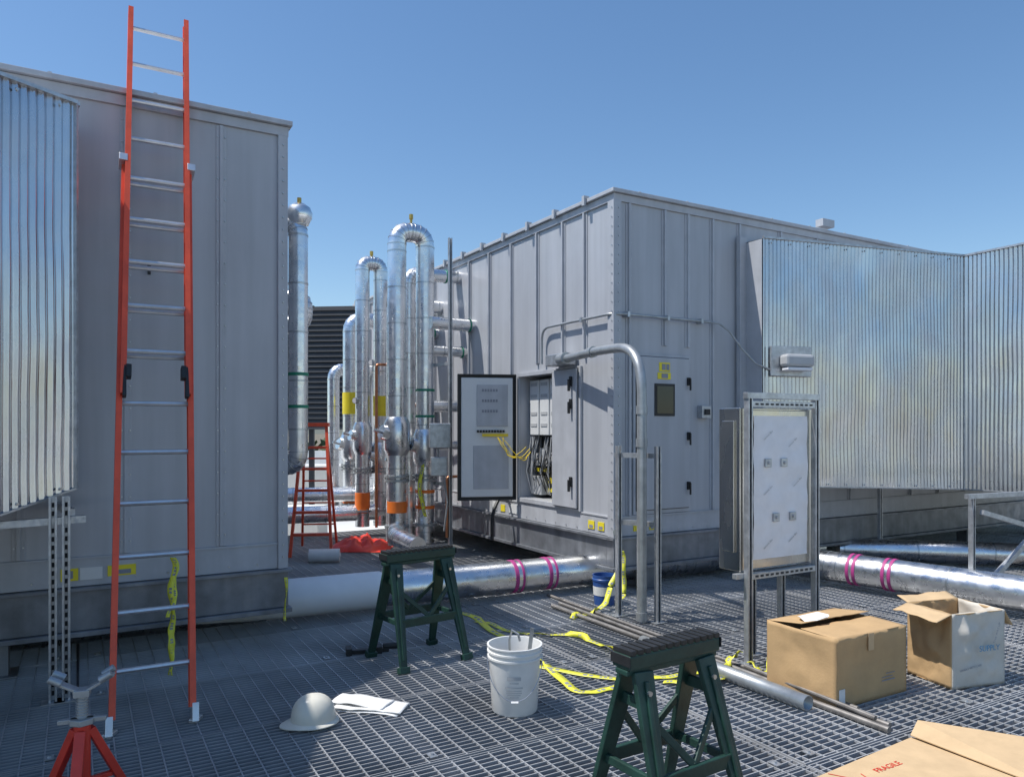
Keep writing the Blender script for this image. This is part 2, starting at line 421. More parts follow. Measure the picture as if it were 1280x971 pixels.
# left unit
lu=empty('air_handling_unit',CL,R30)
unit_common(lu,-8,0,0,7.0)
b=MB(); b.box(-8,0,.558,0,7.0,3.774); b.build('wall_panels','panel',lu,smooth=False)
b=MB(); bb=MB()
for x in (-.45,-1.06,-1.67,-2.28,-2.9,-3.5,-4.1,-4.7): 
    b.box(x-.012,-.018,.755,x+.012,0,3.77); b.box(x-.035,-.007,.755,x+.035,0,3.77)
    bolts(bb,(x+.025,-.007,.76),(x+.025,-.007,3.76),.15,(0,-1,0),.006); bolts(bb,(x-.025,-.007,.76),(x-.025,-.007,3.76),.15,(0,-1,0),.006)
b.box(-.055,-.03,.558,.015,0,3.773); b.box(0,0,.558,.015,.055,3.773)
b.box(-8,-.012,.560,-.056,0,.735); b.box(-8,-.02,.735,-.056,0,.752)
for y in (.6,1.2,1.8,2.4,3,3.6,4.2,4.8,5.4,6,6.6): b.box(0,y-.012,.74,.034,y+.012,3.77)
bolts(bb,(-.02,-.03,.6),(-.02,-.03,3.75),.09,(0,-1,0),.007); bolts(bb,(-4.5,-.012,.6),(-.1,-.012,.6),.2,(0,-1,0),.007)
b.build('seams_and_trim','panel_trim',lu,smooth=False,bevel=.002); bb.build('bolts','band',lu,smooth=False)
b=MB(); b.box(-1.44,-.018,.60,-1.34,-.0125,.68); b.box(-1.17,-.018,.61,-1.0,-.0125,.68); b.build('warning_labels','yellow',lu,smooth=False)
b=MB(); b.box(-1.33,-.018,.60,-1.2,-.0125,.68); b.build('label_text','whiteb',lu,smooth=False)
b=MB(); b.box(-1.14,-.021,.62,-1.03,-.0185,.65); b.box(-1.42,-.021,.615,-1.37,-.0185,.665); b.build('label_marks','ink',lu,smooth=False)
b=MB(); b.cyl((-.92,-.01,2.72),(-.92,-.03,2.72),.012,n=8); b.box(-.93,-.03,2.65,-.91,-.022,2.72); b.build('hanging_tag','black',lu,smooth=False)

# ------------------------------------------------------------ corrugated ducts
def corr_duct(name,poly,zb,zt,corr_edges,pitch=.048,amp=.006):
    e=empty(name); n=len(poly); b=MB()
    for k in range(n):
        if k not in corr_edges: continue
        p0=Vector((*poly[k],0)); p1=Vector((*poly[(k+1)%n],0)); d=p1-p0; L=d.length; d.normalize(); nr=Vector((d.y,-d.x,0))
        m=int(L/pitch*8); i=len(b.v); z0a,z0b=zb[k],zb[(k+1)%n]; NR=16
        for q in range(m+1):
            t=q/m; pt=p0+d*(L*t)+nr*(amp*sin(2*pi*L*t/pitch))
            zz=z0a*(1-t)+z0b*t
            edge=min(1,5*t)*min(1,5*(1-t))
            for r in range(NR):
                f=r/(NR-1); w=(.024*noise.noise(Vector((L*t*.9+k*7,f*3.0,0)))+.009*noise.noise(Vector((L*t*3+k*7,f*8.0,4))))*edge
                b.v.append((pt.x+nr.x*w,pt.y+nr.y*w,zz+(zt-zz)*f))
        for q in range(m):
            for r in range(NR-1):
                a=i+q*NR+r; b.f.append((a,a+NR,a+NR+1,a+1))
    o=b.build('corrugated_skin','corr',e)
    b=MB(); b.poly([(x,y,zt-.01) for x,y in poly]); 
    b.poly([(poly[k][0],poly[k][1],zb[k]+.01) for k in reversed(range(n))]); b.build('duct_top_and_bottom','galv',e,smooth=False)
    b=MB()
    for k in corr_edges:
        p0=Vector((*poly[k],0)); p1=Vector((*poly[(k+1)%n],0)); d=(p1-p0).normalized(); nr=Vector((d.y,-d.x,0))
        b.beam(p0+nr*.005+Vector((0,0,zt)),p1+nr*.005+Vector((0,0,zt)),.035,.022,nr)
        b.beam(p0+nr*.0+Vector((0,0,zb[k])),p1+nr*.0+Vector((0,0,zb[(k+1)%n])),.02,.012,nr)
    for k in range(1,n):
        if k in corr_edges and (k-1) in corr_edges:
            p=Vector((*poly[k],0)); b.box(p.x-.010,p.y-.010,zb[k],p.x+.010,p.y+.010,zt+.008)
    b.build('edge_trim','galv',e,smooth=False)
    b=MB()
    for k in corr_edges:
        p0=Vector((*poly[k],0)); p1=Vector((*poly[(k+1)%n],0)); d=(p1-p0); L=d.length; d.normalize(); nr=Vector((d.y,-d.x,0)); x=.1
        while x<L-.05:
            for z in (zb[k]*(1-x/L)+zb[(k+1)%n]*x/L+.03,zt-.05): 
                c=p0+d*x+nr*.004+Vector((0,0,z)); b.cyl(c,c+nr*.012,.009,n=6)
            x+=.24
    b.build('screws','band',e,smooth=False)
    return e
corr_duct('corrugated_duct',[(2.437,8.042),(2.60,7.79),(5.19,8.63),(6.3,6.5),(8.5,7.8),(7.6,11.02)],[1.02,1.0,.90,.92,.92,.92],3.575,[1,2,3,4])
b=MB(); 
wd=empty('duct_flashing'); wd.location=CR; wd.rotation_euler=(0,0,R30)
b.box(1.60,-.08,1.0,1.70,-.031,3.62); b.box(1.69,-.29,1.0,1.70,-.08,3.56); b.build('flashing','panel_trim',wd,smooth=False,bevel=.003)
corr_duct('corrugated_duct',[(-2.92,4.92),(-4.9,3.76),(-5.6,2.2),(-2.62,2.35),(-2.80,3.4),(-2.87,4.19),(-2.65,4.57)],[1.24,1.1,1.0,1.0,1.05,1.11,1.235],3.575,[1,2,3,4,5,6])

def strut(b,p0,p1,side=None,w=.041):
    b.beam(p0,p1,w,w,side)
def slotted_post(parent,p,z0,z1,rz=R30,name='post'):
    e=empty(name,(p[0],p[1],0),rz); e.parent=parent
    b=MB(); b.box(-.021,.018,z0,.021,.021,z1); b.box(-.021,-.021,z0,-.018,.018,z1); b.box(.018,-.021,z0,.021,.018,z1)
    b.box(-.018,-.021,z0,-.010,-.018,z1); b.box(.010,-.021,z0,.018,-.018,z1)
    if z0<.01: b.box(-.06,-.05,z0+.002,.06,.05,z0+.009)
    b.build('channel','galv',e,smooth=False)
    b=MB(); z=z0+.05
    while z<z1-.03: b.box(-.007,.0165,z-.014,.007,.0175,z+.014); z+=.05
    b.build('slots','dark',e,smooth=False)
ds=empty('duct_support_stand')
slotted_post(ds,(-2.62,4.42),.0,1.2); slotted_post(ds,(-2.68,4.39),.0,1.2)
b=MB(); strut(b,(-3.5,3.95,1.03),(-2.55,4.50,1.06)); strut(b,(-2.62,4.47,1.1),(-2.95,4.9,1.1)); b.build('cross_channels','galv',ds,smooth=False)
ds=empty('duct_support_stand')
slotted_post(ds,(4.38,8.95),.0,.98); slotted_post(ds,(4.14,6.77),0,.98)
slotted_post(ds,(5.3,7.2),0,.9)
b=MB(); strut(b,(4.05,6.70,.99),(5.6,7.4,.99)); strut(b,(4.14,6.74,.07),(4.95,7.0,.72)); strut(b,(4.2,6.72,.85),(5.3,7.1,.55))
b.build('cross_channels','galv',ds,smooth=False)

# ------------------------------------------------------------ extension ladder
ld=empty('extension_ladder')
Bc=Vector((-1.91,4.0,0)); Tc=Vector((-2.55,5.42,4.6)); LD=(Tc-Bc); LL=LD.length; LD.normalize(); Tc=Tc-LD*.10; LL-=.10
side=B3; nrm=LD.cross(side).normalized()
if nrm.y>0: nrm=-nrm
def chan(b,p0,p1,sgn):
    b.beam(p0,p1,.006,.075,side)
    o=side*(-sgn*.014)
    b.beam(p0+o+nrm*.035,p1+o+nrm*.035,.03,.006,side); b.beam(p0+o-nrm*.035,p1+o-nrm*.035,.03,.006,side)
b=MB(); zfac=1/LD.z
t1=3.32*zfac; t0f=1.78*zfac
for s in (-1,1):
    chan(b,Bc+side*(s*.208)+LD*.08,Bc+side*(s*.208)+LD*t1,s)
b.build('base_rails','orange',ld,smooth=False)
b=MB()
for s in (-1,1):
    chan(b,Bc+side*(s*.190)+nrm*.05+LD*t0f,Tc+side*(s*.190)+nrm*.05,s)
b.build('fly_rails','orange',ld,smooth=False)
b=MB(); t=.32
while t<t1: b.cyl(Bc+side*-.21+LD*t,Bc+side*.21+LD*t,.015,n=8); t+=.305
t=.32
while t<LL:
    if t>t0f: b.cyl(Bc+side*-.19+nrm*.05+LD*(t+.012),Bc+side*.19+nrm*.05+LD*(t+.012),.015,n=8)
    t+=.305
b.build('rungs','alum',ld)
b=MB()
for s in (-1,1):
    p=Bc+side*(s*.208); b.beam(p,p+LD*.10,.035,.08,side)
    b.beam(p-LD*.0+Vector((0,-.03,.012)),p+Vector((0,.05,.012)),.045,.02,side)
    q=Bc+side*(s*.203)+LD*(t1-.02)+nrm*.03; b.beam(q,q+LD*.05,.05,.12,side)
b.build('shoes_and_brackets','alum',ld,smooth=False,bevel=.003)
b=MB()
for s in (-1,1):
    q=Bc+side*(s*.17)+LD*(t0f-.02)+nrm*.07; b.beam(q,q+LD*.28,.022,.05,side,.012,.03); b.beam(q+LD*.12-side*s*.02,q+LD*.2-side*s*.02,.03,.06,side)
b.build('rung_locks','black',ld,smooth=False,bevel=.004)

# ------------------------------------------------------------ step ladder
sl=empty('stepladder',(-2.50,9.35,0),radians(8))
b=MB(); H=1.62
for s in(-1,1):
    b.beam((s*.25,-.02,0),(s*.15,.38,H),.035,.06,(1,0,0)); b.beam((s*.23,.95,0),(s*.14,.46,H-.05),.03,.04,(1,0,0))
b.box(-.18,.33,H,.18,.52,H+.05)
b.build('rails','orange',sl,smooth=False)
b=MB()
for k in range(1,6):
    z=k*.27; f=z/H; w=.25-.1*f; b.box(-w,-.05+.4*f,z-.015,w,.04+.4*f,z+.015)
for k in range(1,5):
    z=k*.3; f=z/H; w=.22-.09*f; b.box(-w,.95-.49*f-.01,z-.01,w,.95-.49*f+.01,z+.01)
b.build('steps','orange',sl,smooth=False)

# ------------------------------------------------------------ piping
def F(t,d,z): 
    p=CR+A3*t-B3*d; return (p.x,p.y,z)
zu=(0,0,1)
pipe('insulated_pipe',[F(3.1,1.0,.15),F(3.1,1.0,4.06),F(3.1,.62,4.06),F(3.1,.62,.15)],.118,.17,labels=[(F(3.1,.62,2.08),zu,.03,'greenlab'),(F(3.1,.62,1.75),zu,.03,'greenlab'),(F(3.1,1.0,.62),zu,.14,'orangelab'),(F(3.1,.62,.8),zu,.04,'orangelab'),(F(3.1,.62,.6),zu,.04,'orangelab')])
pipe('insulated_pipe',[F(3.4,0,3.62),F(3.4,.72,3.62),F(3.4,.72,.2)],.085,.15,labels=[(F(3.4,.2,3.62),B3,.02,'greenlab')])
for t,z,r,d in ((2.98,2.93,.08,.6),(3.2,2.6,.07,.62),(3.1,1.88,.075,.6),(3.05,1.38,.06,.62),(4.1,2.95,.065,.6),(4.1,1.9,.065,.6),(5.0,3.5,.07,.6),(5.0,2.6,.07,.6)):
    pipe('pipe_branch',[F(t,0,z),F(t,d,z)],r,.1,bands=.28,labels=[(F(t,.06,z),B3,.02,'greenlab')])
pipe('insulated_pipe',[F(5,.52,.15),F(5,.52,4.05),F(5,.80,4.05),F(5,.80,.15)],.105,.12,labels=[(F(5,.52,1.93),zu,.3,'yellow'),(F(5,.8,.5),zu,.3,'orangelab')])
pipe('insulated_pipe',[F(6.1,0,3.35),F(6.1,.62,3.35),F(6.1,.62,.15)],.13,.2,labels=[(F(6.1,.62,2.0),zu,.35,'yellow'),(F(6.1,.62,.45),zu,.3,'orangelab')])
pipe('insulated_pipe',[F(4.0,0,3.3),F(4.0,.52,3.3),F(4.0,.52,.15)],.10,.18,labels=[(F(4,.52,.7),zu,.1,'orangelab')])
pipe('insulated_pipe',[F(6.8,0,2.6),F(6.8,.7,2.6),F(6.8,.7,.15)],.10,.18)
def valve(p,r=.17,m='jacket'):
    e=empty('insulated_valve'); b=MB(); c=Vector(p)
    b.tube([c-Vector((0,0,.24)),c-Vector((0,0,.16)),c+Vector((0,0,.16)),c+Vector((0,0,.24))],[r*.75,r,r,r*.75],14)
    d=Vector((-.8,-.6,.25)).normalized(); b.tube([c,c+d*(r+.06)],[r*.6,r*.55],12); b.build('valve_jacket',m,e)
    b=MB(); b.cyl(c+d*.22,c+d*.32,.02,n=8); b.beam(c+d*.31,c+d*.31+Vector((.10,0,.08)),.016,.01); b.build('valve_handle','band',e); return e
for p_,r_ in ((F(3.1,1.0,1.5),.165),(F(3.1,.62,1.35),.155),(F(5,.8,1.45),.145),(F(4.0,.52,1.1),.14),(F(5,.52,1.15),.14),(F(6.1,.62,1.3),.17)): valve(p_,r_)
e=empty('pipe_flanges'); b=MB()
for (t,d,r) in ((3.1,1.0,.118),(3.1,.62,.118),(5,.52,.105),(5,.80,.105),(6.1,.62,.13),(4.0,.52,.10)):
    for z in (.95,1.0,.38):
        c=Vector(F(t,d,z)); b.cyl(c-Vector((0,0,.014)),c+Vector((0,0,.014)),r+.035,n=18)
        for q in range(8):
            a=2*pi*q/8; o=Vector((cos(a)*(r+.022),sin(a)*(r+.022),0)); b.cyl(c+o-Vector((0,0,.03)),c+o+Vector((0,0,.03)),.008,n=6)
b.build('flanges','steelpipe',e)
pipe('drain_line',[F(3.5,.9,.3),F(3.5,.9,1.9),F(3.5,.5,1.9)],.02,.05,m='copper',bands=0)
pipe('drain_line',[F(4.4,.8,.2),F(4.4,.8,2.5),F(4.4,.3,2.5)],.02,.05,m='copper',bands=0)
pipe('drain_line',[F(2.7,.5,.25),F(2.7,.5,1.0),F(2.7,.0,1.0)],.018,.05,m='copper',bands=0)
pipe('insulated_pipe',[F(3.1,1.0,.35),F(2.75,1.15,.3),F(2.2,1.1,.25)],.11,.12)
for p in (F(3.1,.81,4.2),F(5,.66,4.14),F(4.0,.52,3.5),(-2.0,7.0,2.9)):
    e=empty('air_vent'); b=MB(); c=Vector(p); b.cyl(c-Vector((0,0,.06)),c+Vector((0,0,.03)),.016,n=8); b.cyl(c+Vector((0,0,.03)),c+Vector((0,0,.09)),.026,n=10); b.build('vent_body','brass',e)
for q in range(3):
    e=empty('pressure_gauge'); c=Vector(F(3.5+q*.7,.92,2.0+.5*(q%2))); b=MB(); b.cyl(c,c+Vector((-.02,-.05,0)),.045,n=16); b.cyl(c-Vector((0,0,.12)),c,.01,n=8); b.build('gauge_case','band',e)
    b=MB(); b.cyl(c+Vector((-.0201,-.0502,0)),c+Vector((-.0205,-.0515,0)),.038,n=16); b.build('gauge_face','white',e)
# risers beside left unit
e=pipe('insulated_pipe',[(-2.5,7.15,3.52),(-1.99,7.0,3.52),(-1.99,7.0,1.25),(-2.5,7.15,1.25)],.088,.13,labels=[((-1.99,7.0,2.1),zu,.03,'greenlab'),((-1.99,7.0,1.8),zu,.03,'greenlab')])
b=MB(); b.rev([(.001,-.10),(.085,-.09),(.115,-.03),(.12,.02),(.10,.07),(.05,.105),(.001,.11)],(-1.98,7.0,3.58),24); b.build('insulated_cap','jacket',e)
b=MB(); b.cyl((-1.98,7.0,3.68),(-1.98,7.0,3.74),.02,n=10); b.build('vent_nipple','brass',e)
pipe('insulated_pipe',[(-2.9,8.3,3.0),(-2.25,8.1,3.0),(-2.25,8.1,2.72),(-2.9,8.3,2.72)],.10,.12)
pipe('insulated_pipe',[(-2.5,7.7,3.2),(-2.5,7.7,.1)],.12,.12)
e=empty('strut_rack'); 
slotted_post(e,(-.765,9.3),.0,3.95); slotted_post(e,(-1.75,10.6),0,3.3); slotted_post(e,(-1.15,9.9),0,2.6)
b=MB()
for z in (.9,1.6,2.4): strut(b,(-.765,9.3,z),(-1.75,10.6,z))
b.build('rails','galv',e,smooth=False)
e=empty('actuator_box',(-.86,9.22,0),radians(10)); b=MB(); b.box(-.16,-.12,1.36,.10,-.03,1.66); b.box(-.14,-.10,1.02,.06,-.03,1.25); b.build('housings','galv',e,smooth=False,bevel=.01)
b=MB(); b.tube(rounded([(-.05,-.07,1.36),(-.05,-.07,1.25)],.02),.012,8); b.tube([(.02,-.07,1.02),(.06,-.1,.7),(.02,-.08,.35)],.012,8); b.build('flex','steelpipe',e)
# large horizontal silver pipes at deck
pa=Vector((-3.2,5.52,.2)); pbv=Vector((1.6,7.9,.2)); dd=(pbv-pa).normalized()
e=pipe('insulated_pipe',[pa,pbv,(3.6,8.9,.2)],.15,.3,bands=.9,labels=[((-.01,7.102,.2),dd,.035,'magenta'),((.05,7.132,.2),dd,.02,'magenta'),((.31,7.262,.2),dd,.035,'magenta'),((.37,7.29,.2),dd,.02,'magenta')],n=32)
b=MB(); b.cyl(pa+dd*.2,pa+dd*2.29,.158,n=32); b.build('white_sleeve','pvc',e)
d2=Vector((1.13,-1.34,0)).normalized()
pipe('insulated_pipe',[(2.3,8.75,.2),(3.2,7.7,.2),(4.9,5.68,.2)],.15,.3,bands=.9,labels=[(Vector((3.2,7.7,.2))+d2*.3,d2,.03,'magenta'),(Vector((3.2,7.7,.2))+d2*.36,d2,.03,'magenta'),(Vector((3.2,7.7,.2))+d2*.64,d2,.03,'magenta'),(Vector((3.2,7.7,.2))+d2*.70,d2,.03,'magenta')],n=32)
pipe('insulated_pipe',[(-4.8,4.6,.14),(-2.0,6.1,.14)],.10,.3,bands=.8)
pipe('insulated_pipe',[(3.9,9.0,.16),(7.5,8.2,.16)],.13,.3,bands=.8)

# ------------------------------------------------------------ conduits
e=empty('electrical_conduit')
b=MB(); b.tube(rounded([(.47,7.86,2.30),(.80,6.95,2.32),(1.07,6.2,2.28),(1.07,6.2,0)],.42,9),.041,18)
b.build('conduit','steelpipe',e)
b=MB()
for z in (.05,1.48,1.75): b.cyl((1.07,6.2,z-.035),(1.07,6.2,z+.035),.048,n=18)
b.cyl((.745,7.10,2.315),(.765,7.045,2.315),.053,n=18)
b.build('couplings','steelpipe',e)
o=MB(); o.box(-.16,.60,2.25,-.03,.98,2.37); oo=o.build('pull_box','galv',e,smooth=False,bevel=.008); oo.location=CR; oo.rotation_euler=(0,0,R30)
b=MB(); b.cyl((.55,7.62,2.31),(.50,7.78,2.31),.06,n=16); b.build('hub','steelpipe',e)
e=empty('conduit',CR,R30)
b=MB(); b.tube(rounded([(-.05,1.22,2.3),(-.05,1.22,2.69),(-.05,-.06,2.69),(1.18,-.06,2.69)],.14,6),.014,10); b.build('tube','steelpipe',e)
b=MB(); b.box(-.07,.45,2.665,-.035,.48,2.715)
for x in (.1,.6,1.05): b.box(x,-.08,2.665,x+.03,-.008,2.715)
b.build('straps','galv',e,smooth=False)
b=MB(); b.tube([(1.18,-.06,2.69),(1.28,-.09,2.68),(1.38,-.14,2.60),(1.5,-.2,2.42),(1.62,-.27,2.27),(1.78,-.36,2.19),(2.0,-.34,2.25),(2.15,-.3,2.31)],.011,8); b.build('flex_whip','steelpipe',e)
e=empty('conduit',CR,R30); b=MB(); b.tube(rounded([(-.08,3.0,.9),(-.08,2.0,.9),(-.3,1.9,.62),(-.3,1.9,.3)],.12,5),.02,8); b.build('tube','black',e)
e=empty('conduit_support_frame'); slotted_post(e,(.91,6.42),0,1.45); slotted_post(e,(1.20,6.19),0,1.45)
b=MB(); strut(b,(.89,6.47,1.37),(1.22,6.22,1.37)); strut(b,(.89,6.47,.80),(1.22,6.22,.80)); b.build('cross_channels','galv',e,smooth=False)

# wall light on duct
n1=Vector((.3085,-.9512,0)); d1=Vector((.9512,.3085,0))
pc=Vector((2.60,7.79,0))+d1*.30+n1*.028
e=empty('flood_light',(pc.x,pc.y,0),math.atan2(d1.y,d1.x))
b=MB(); b.box(-.24,-.03,2.14,.26,.0,2.45); b.build('mounting_plate','galv',e,smooth=False,bevel=.004)
b=MB(); b.box(-.15,-.16,2.23,.20,-.031,2.36); b.build('housing','pcb',e,smooth=False,bevel=.03)
b=MB(); b.box(-.13,-.15,2.19,.18,-.05,2.225); b.build('lens','film',e,smooth=False,bevel=.01)

# ------------------------------------------------------------ stainless cabinet on stand
e=empty('stainless_control_panel',(1.60,5.09,0),R30)
Wp=.68
b=MB(); b.box(-.03,.045,.62,Wp+.03,.24,1.74); b.build('enclosure','stainless',e,smooth=False,bevel=.006)
b=MB(); b.box(.03,.025,.635,Wp-.03,.044,1.725); b.build('door','stainless',e,smooth=False,bevel=.005)
b=MB()
nx,nz=24,40
for i in range(nx+1):
    for j in range(nz+1):
        x=.065+(Wp-.13)*i/nx; z=.70+(.985)*j/nz
        b.v.append((x,.016+.009*noise.noise(Vector((x*7,0,z*7)))+.004*noise.noise(Vector((x*22,3,z*22))),z))
for i in range(nx):
    for j in range(nz):
        a=i*(nz+1)+j; b.f.append((a,a+nz+1,a+nz+2,a+1))
b.build('protective_film_sheet','film',e)
for (x,z,t_) in ((.20,1.55,'remove film'),(.45,1.50,'remove film'),(.50,1.22,'remove film'),(.20,1.17,'remove film'),(.45,.83,'remove film'),(.20,.80,'remove film')):
    text(t_,e,(x,.0065,z),(radians(90),radians(-35),0),.022,'pcb')
b=MB()
for x,z in ((.2,1.36),(.36,1.36),(.28,.98),(.45,.98)): b.box(x-.03,-.001,z-.03,x+.03,.014,z+.03)
b.build('selector_plates','galv',e,smooth=False,bevel=.004)
b=MB()
for x,z in ((.2,1.36),(.36,1.36),(.28,.98),(.45,.98)): b.cyl((x,-.0005,z),(x,-.010,z),.012,n=12)
b.build('selector_knobs','pcb',e)
for x in (0,Wp): slotted_post(e,(x,0),0,1.84,0)
for x in (.2,.5): slotted_post(e,(x,.15),0,.62,0,'leg')
b=MB(); b.box(-.03,-.022,1.80,Wp+.03,.02,1.842); b.box(.022,-.02,1.742,Wp-.022,.02,1.785); b.box(.022,-.02,.575,Wp-.022,.02,.617); b.box(-.09,.021,.58,Wp+.02,.06,.615); b.build('cross_channels','galv',e,smooth=False,bevel=.002)
b=MB(); x=.06
while x<Wp-.04: b.box(x-.014,-.0225,1.757,x+.014,-.0205,1.77); b.box(x-.014,-.0225,.589,x+.014,-.0205,.603); x+=.05
b.build('slots','dark',e,smooth=False)
b=MB(); b.box(-.045,.09,.75,-.031,.2,1.65); b.build('side_flange','stainless',e,smooth=False,bevel=.003)

# ------------------------------------------------------------ cardboard boxes
e=empty('cardboard_box',(1.84,4.27,0),radians(29)); w,d,h,t=.64,.50,.40,.005
b=MB(); b.grid((0,0,.002),(w,0,0),(0,0,h),24,16,.010,1); b.grid((0,d,.002),(0,-d,0),(0,0,h),20,16,.010,2); b.grid((w,0,.002),(0,d,0),(0,0,h),12,10,.008,3); b.grid((w,d,.002),(-w,0,0),(0,0,h),12,10,.008,4); b.poly([(0,0,.004),(w,0,.004),(w,d,.004),(0,d,.004)]); b.build('walls','card',e,solid=.004)
b=MB(); b.grid((0,0,h),(w,0,0),(0,d*.49,.006),16,10,.012,5); b.grid((.005,d,h),(w*.98,0,0),(0,-d*.51,.035),16,10,.012,6); b.build('flaps','card',e,solid=.004)
b=MB(); b.box(.02,-.006,.01,.07,-.004,.11); b.build('shipping_label','paper',e,smooth=False)
b=MB(); b.box(.275,-.008,.30,.325,-.0065,.40); b.build('packing_tape','card2',e,smooth=False)
b=MB(); b.box(.40,-.0075,.10,.52,-.006,.106); b.box(.40,-.0075,.12,.50,-.006,.124); b.box(.44,-.0075,.14,.52,-.006,.144); b.build('printed_text','ink',e,smooth=False)
b=MB(); pts=[]
for a in range(9): 
    an=2*pi*a/9; pts.append((.18+.13*cos(an)*random.uniform(.7,1.1),.3+.07*sin(an)*random.uniform(.7,1.2),.440+.012*sin(3*an)))
b.poly(pts); b.build('loose_paper','paper',e,smooth=False,solid=.002)
# open, partly crushed pale box
e=empty('cardboard_box',(2.69,4.60,0),radians(17)); w,d,h=.42,.34,.46
b=MB(); b.grid((0,0,.002),(w,0,0),(0,0,h),24,24,.035,11); b.grid((w,0,.002),(0,d,0),(0,0,h),20,20,.03,12); b.build('printed_walls','palecard',e,solid=.004)
b=MB(); b.grid((0,d,.002),(0,-d,0),(0,0,h),20,20,.035,13); b.grid((w,d,.002),(-w,0,0),(0,0,h),20,20,.03,14); b.poly([(0,0,.004),(w,0,.004),(w,d,.004),(0,d,.004)]); b.build('walls','card',e,solid=.004)
b=MB(); b.grid((0,d,h),(0,-d,0),(-.15,-.03,-.03),12,8,.02,15); b.grid((0,d,h),(w,0,0),(.03,.12,.02),12,8,.02,16); b.grid((w*.02,0,h),(w*.95,0,0),(.0,.13,-.09),12,8,.02,17); b.grid((w,0,h),(0,d,0),(.07,.0,-.10),12,8,.02,18); b.build('flaps','card2',e,solid=.004)
text('SUPPLY',e,(.27,-.026,.24),(radians(90),0,0),.05,'cyan'); text('THIS WAY UP',e,(.33,-.026,.33),(radians(90),radians(-70),0),.022,'ink'); text('HANDLE WITH CARE',e,(.12,-.026,.13),(radians(90),radians(-8),0),.018,'ink')
# flat sheets
e=empty('flattened_cardboard'); b=MB()
b.poly([(1.20,3.30,.012),(2.05,3.86,.014),(2.6,3.5,.014),(2.3,2.7,.012),(1.5,2.7,.012)]); b.poly([(2.04,3.85,.03),(2.12,3.93,.075),(2.75,3.62,.07),(2.85,3.2,.04),(2.4,3.2,.022)])
b.build('sheets','card2',e,smooth=False,solid=.005)
b=MB(); b.beam((1.45,3.45,.0175),(1.62,3.36,.0175),.004,.001); b.beam((1.62,3.36,.0175),(1.60,3.45,.0175),.004,.001)
b.build('printed_arrow','red',e,smooth=False); text('FRAGILE',e,(1.76,3.52,.0175),(0,0,radians(30)),.05,'red')

# ------------------------------------------------------------ loose pipes on deck
e=empty('loose_conduit_bundle')
b=MB(); dv=Vector((.505,-.863,0)); st=Vector((.36,6.70,0))
b.cyl(st+Vector((0,0,.02)),st+dv*3.2+Vector((0,0,.02)),.018,n=12)
b.cyl(st+Vector((.07,.1,.02)),st+dv*3.15+Vector((.06,.02,.02)),.016,n=12)
b.cyl(st+Vector((-.02,.45,.018)),st+dv*2.9+Vector((.13,.05,.018)),.014,n=12)
b.build('pipes','brownpipe',e)
b=MB(); b.tube([st+dv*1.35+Vector((-.09,-.05,.046)),st+dv*2.78+Vector((-.09,-.05,.046))],.042,20,caps=False); b.build('large_pipe','steelpipe',e,solid=.006)
b=MB(); b.cyl(st+dv*2.1+Vector((.10,.02,.05)),st+dv*3.1+Vector((.02,.0,.05)),.013,n=10); b.build('top_pipe','brownpipe',e)

# ------------------------------------------------------------ sawhorses
def sawhorse(c,ang,L=.275):
    e=empty('sawhorse',(c[0],c[1],0),ang); H=.77
    b=MB(); b.box(-L,-.05,H-.075,L,.05,H-.02)
    b.box(-L,-.035,H-.10,L,.035,H-.076)
    b.build('top_beam','green',e,smooth=False,bevel=.006)
    b=MB(); x=-L+.005
    while x<L-.015: b.box(x,-.052,H-.0195,min(x+.026,L),.052,H); x+=.038
    b.box(-L-.005,-.055,H-.06,-L-.001,.055,H-.02); b.box(L+.001,-.055,H-.06,L+.005,.055,H-.02)
    b.build('grip_pads','black',e,smooth=False,bevel=.003)
    b=MB(); 
    def lp(sx,sy,z):
        f=(H-.09-z)/(H-.09); return Vector((sx*(L-.075+.05*f),sy*(.035+.20*f),z))
    for sx in(-1,1):
        for sy in(-1,1):
            b.beam(lp(sx,sy,H-.09),lp(sx,sy,.03),.095,.026,(1,0,0),.05,.022)
            b.beam(lp(sx,sy,.04),lp(sx,sy,.0),.075,.05,(1,0,0))
            b.beam(lp(sx,sy,H-.12)+Vector((0,sy*.018,0)),lp(sx,sy,.08)+Vector((0,sy*.016,0)),.02,.012,(1,0,0))
        b.beam(lp(sx,-1,.30),lp(sx,1,.30),.02,.035,(1,0,0)); 
        b.beam(lp(sx,-1,.56),lp(sx,1,.56),.02,.045,(1,0,0))
    for sy in(-1,1):
        b.beam(lp(-1,sy,.30),lp(1,sy,.30),.022,.055,(0,1,0))
        b.beam(lp(-1,sy,.50)+Vector((.02,0,0)),Vector((0,lp(0,sy,.32).y,.32)),.015,.03,(0,1,0)); b.beam(lp(1,sy,.50)-Vector((.02,0,0)),Vector((0,lp(0,sy,.32).y,.32)),.015,.03,(0,1,0))
    b.build('legs','green',e,smooth=False,bevel=.004)
    b=MB()
    for sx in (-1,1):
        for sy in (-1,1):
            p=lp(sx,sy,H-.16); b.cyl(p+Vector((0,sy*.012,0)),p+Vector((0,sy*.032,0)),.010,n=8)
    b.build('hinge_bolts','band',e)
    return e
sawhorse((-.65,5.24),math.atan2(.61,.79))
sawhorse((.615,2.97),math.atan2(.55,.83),.245)

